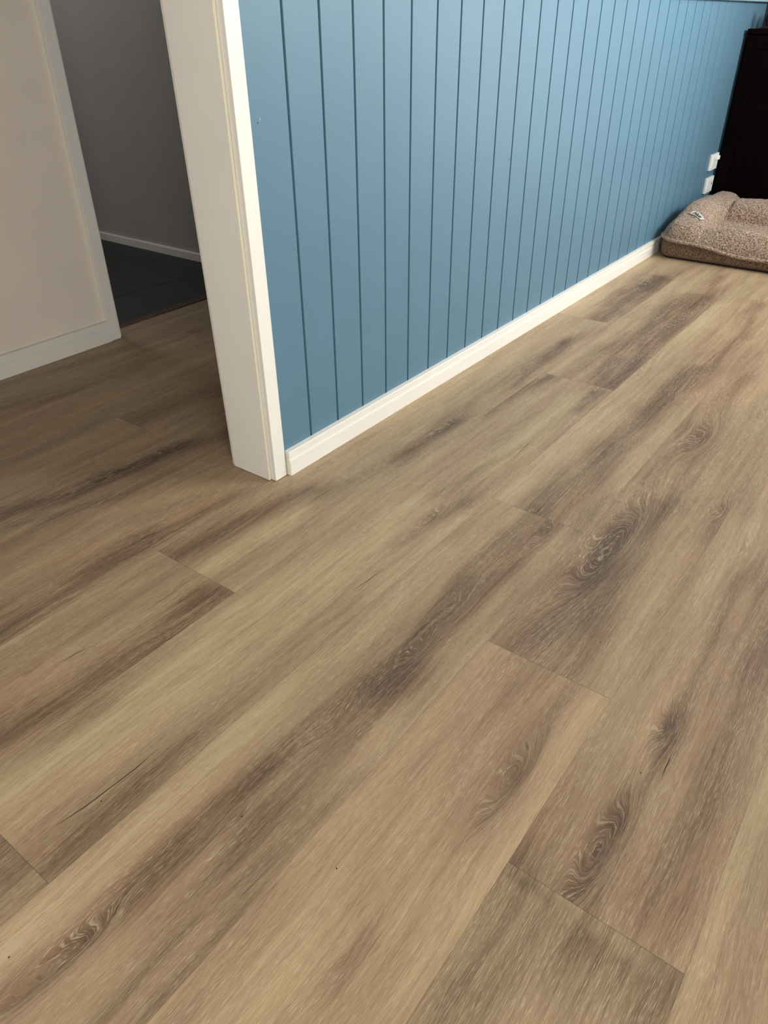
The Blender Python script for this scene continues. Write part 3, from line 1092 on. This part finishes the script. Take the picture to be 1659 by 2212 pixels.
def perim(n, inset=0.0, r=0.07):
    """points on the rounded footprint"""
    pts = []
    hx, hy = (BX1 - BX0) / 2 - inset, (BY1 - BY0) / 2 - inset
    cx, cy = (BX0 + BX1) / 2, (BY0 + BY1) / 2
    rr = max(0.01, r - inset)
    segs = []
    for (sx_, sy_, a0) in ((1, 1, 0), (-1, 1, 90), (-1, -1, 180), (1, -1, 270)):
        for k_ in range(13):
            a = math.radians(a0 + k_ * 7.5)
            segs.append((cx + sx_ * (hx - rr) + rr * math.cos(a), cy + sy_ * (hy - rr) + rr * math.sin(a)))
    # resample evenly
    segs.append(segs[0])
    P_ = np.array(segs)
    L = np.concatenate([[0], np.cumsum(np.hypot(*np.diff(P_, axis=0).T))])
    s = np.linspace(0, L[-1], n, endpoint=False)
    return np.stack([np.interp(s, L, P_[:, 0]), np.interp(s, L, P_[:, 1])], 1)


def fuzz(v, amp=0.0022, sc_=85):
    p_ = Vector(v) * sc_
    return amp * (mnoise.noise(p_) + 0.6 * mnoise.noise(p_ * 2.1))


def dog_bed():
    t = thing('dog_bed', 'brown fleece dog bed with raised sides lying in the corner by the cabinet', 'dog bed', (3.62, -0.48, 0))
    # cover: concentric rings from the flange inwards
    n = 700
    cx, cy = (BX0 + BX1) / 2, (BY0 + BY1) / 2
    outer = perim(n)
    bm = bmesh.new()
    rings = []
    # ring fractions: dense at the rim
    fr = list(1 - (np.linspace(0, 1, 30) ** 1.6) * 0.16) + list(np.linspace(0.84, 0.02, 90)[1:])
    for f in fr:
        xs = cx + (outer[:, 0] - cx) * f
        ys = cy + (outer[:, 1] - cy) * f
        zs = bed_top(xs, ys)
        ring = []
        for x, y, z in zip(xs, ys, zs):
            d = fuzz((x, y, z))
            ring.append(bm.verts.new((x, y, z + d)))
        rings.append(ring)
    for r0, r1 in zip(rings[:-1], rings[1:]):
        for i in range(n):
            j = (i + 1) % n
            bm.faces.new((r0[i], r0[j], r1[j], r1[i]))
    bm.faces.new(rings[-1])
    bmesh.ops.recalc_face_normals(bm, faces=bm.faces)
    mesh_obj('bolster_cover', bm, M_sherpa, t, smooth=True)
    # base cushion under the flange
    bm = bmesh.new()
    rings = []
    n2 = 420
    lv = [(0.022, 0.0), (0.008, 0.004), (0.001, 0.012), (-0.002, 0.25), (-0.003, 0.5), (-0.001, 0.8), (0.004, 0.97), (0.03, 1.0)]
    for inset, f in lv:
        pts = perim(n2, inset=inset + 0.004)
        ring = []
        for x, y in pts:
            zf = float(flange_z(x, y)) - 0.002
            z = 0.0035 + (zf - 0.0035) * f if f > 0.02 else 0.0035 + f
            d = fuzz((x, y, z), 0.0015)
            nrm = Vector((x - cx, y - cy, 0)).normalized()
            ring.append(bm.verts.new((x + nrm.x * d, y + nrm.y * d, z)))
        rings.append(ring)
    for r0, r1 in zip(rings[:-1], rings[1:]):
        for i in range(n2):
            j = (i + 1) % n2
            bm.faces.new((r0[i], r0[j], r1[j], r1[i]))
    bm.faces.new(rings[0])
    bm.faces.new(rings[-1])
    bmesh.ops.recalc_face_normals(bm, faces=bm.faces)
    mesh_obj('base_cushion', bm, M_sherpa_base, t, smooth=True)
    # black sheet under the base, standing in for its contact shadow
    bm = bmesh.new()
    a = perim(120, inset=0.016)
    v0 = [bm.verts.new((x, y, 0.0002)) for x, y in a]
    v1 = [bm.verts.new((x, y, 0.0042)) for x, y in a]
    bm.faces.new(v0)
    bm.faces.new(v1)
    for i in range(120):
        j = (i + 1) % 120
        bm.faces.new((v0[i], v0[j], v1[j], v1[i]))
    bmesh.ops.recalc_face_normals(bm, faces=bm.faces)
    mesh_obj('contact_shade', bm, M_black, t)
    # flange seam
    bm = bmesh.new()
    n3 = 560
    pts = perim(n3, inset=0.001)
    pr = [(math.cos(q) * 0.0105, math.sin(q) * 0.0080) for q in [i * math.pi / 5 for i in range(10)]]
    rings = []
    for i, (x, y) in enumerate(pts):
        nrm = Vector((x - pts[i - 1][0], y - pts[i - 1][1], 0))
        nrm = Vector((nrm.y, -nrm.x, 0)).normalized()
        z = float(flange_z(x, y))
        ring = []
        for a_, b_ in pr:
            p_ = Vector((x, y, z)) + nrm * (a_ + 0.002) + Vector((0, 0, b_))
            p_ += nrm * fuzz(p_, 0.002, 110)
            ring.append(bm.verts.new(p_))
        rings.append(ring)
    for i in range(n3):
        r0, r1 = rings[i], rings[(i + 1) % n3]
        for k_ in range(10):
            l_ = (k_ + 1) % 10
            bm.faces.new((r0[k_], r0[l_], r1[l_], r1[k_]))
    bmesh.ops.recalc_face_normals(bm, faces=bm.faces)
    mesh_obj('seam_flange', bm, M_sherpa, t, smooth=True)
    # seam where the left bolster's round end meets the mattress: a cord following the surface
    # sewn tag
    tc = Vector((3.366, -0.150))
    ud = Vector((-0.35, -0.94)).normalized()
    vd = Vector((0.94, -0.35)).normalized()
    bm = bmesh.new()
    nu, nw = 14, 6
    L_, W_ = 0.070, 0.030
    grid = []
    for i in range(nu + 1):
        row_ = []
        for j in range(nw + 1):
            p_ = tc + ud * ((i / nu - 0.5) * L_) + vd * ((j / nw - 0.5) * W_ + 0.003 * math.cos((i / nu - 0.5) * 3))
            z = float(bed_top(np.array(p_.x), np.array(p_.y))) + 0.0045
            row_.append(bm.verts.new((p_.x, p_.y, z)))
        grid.append(row_)
    for i in range(nu):
        for j in range(nw):
            bm.faces.new((grid[i][j], grid[i + 1][j], grid[i + 1][j + 1], grid[i][j + 1]))
    bmesh.ops.solidify(bm, geom=bm.faces[:], thickness=0.0008)
    tag_ = mesh_obj('tag', bm, M_plate, t, smooth=True)
    tag_['label'] = 'white sewn tag with dark lettering'
    # its lettering
    cu = bpy.data.curves.new('lettering', 'FONT')
    cu.body = 'Hus'
    cu.size = 0.027
    cu.shear = 0.35
    cu.offset = 0.0006
    cu.align_x = 'CENTER'
    cu.align_y = 'CENTER'
    tmp = bpy.data.objects.new('lettering', cu)
    C.objects.link(tmp)
    bpy.context.view_layer.update()
    me = bpy.data.meshes.new_from_object(tmp.evaluated_get(bpy.context.evaluated_depsgraph_get()))
    bpy.data.objects.remove(tmp)
    for v in me.vertices:
        p_ = tc + ud * v.co.x + vd * (v.co.y)
        z = float(bed_top(np.array(p_.x), np.array(p_.y))) + 0.0064
        v.co = (p_.x, p_.y, z)
    me.materials.clear()
    me.materials.append(M_black)
    lo = bpy.data.objects.new('lettering', me)
    link(lo)
    lo.parent = tag_
    lo.matrix_parent_inverse = tag_.matrix_world.inverted()
    return t


dog_bed()
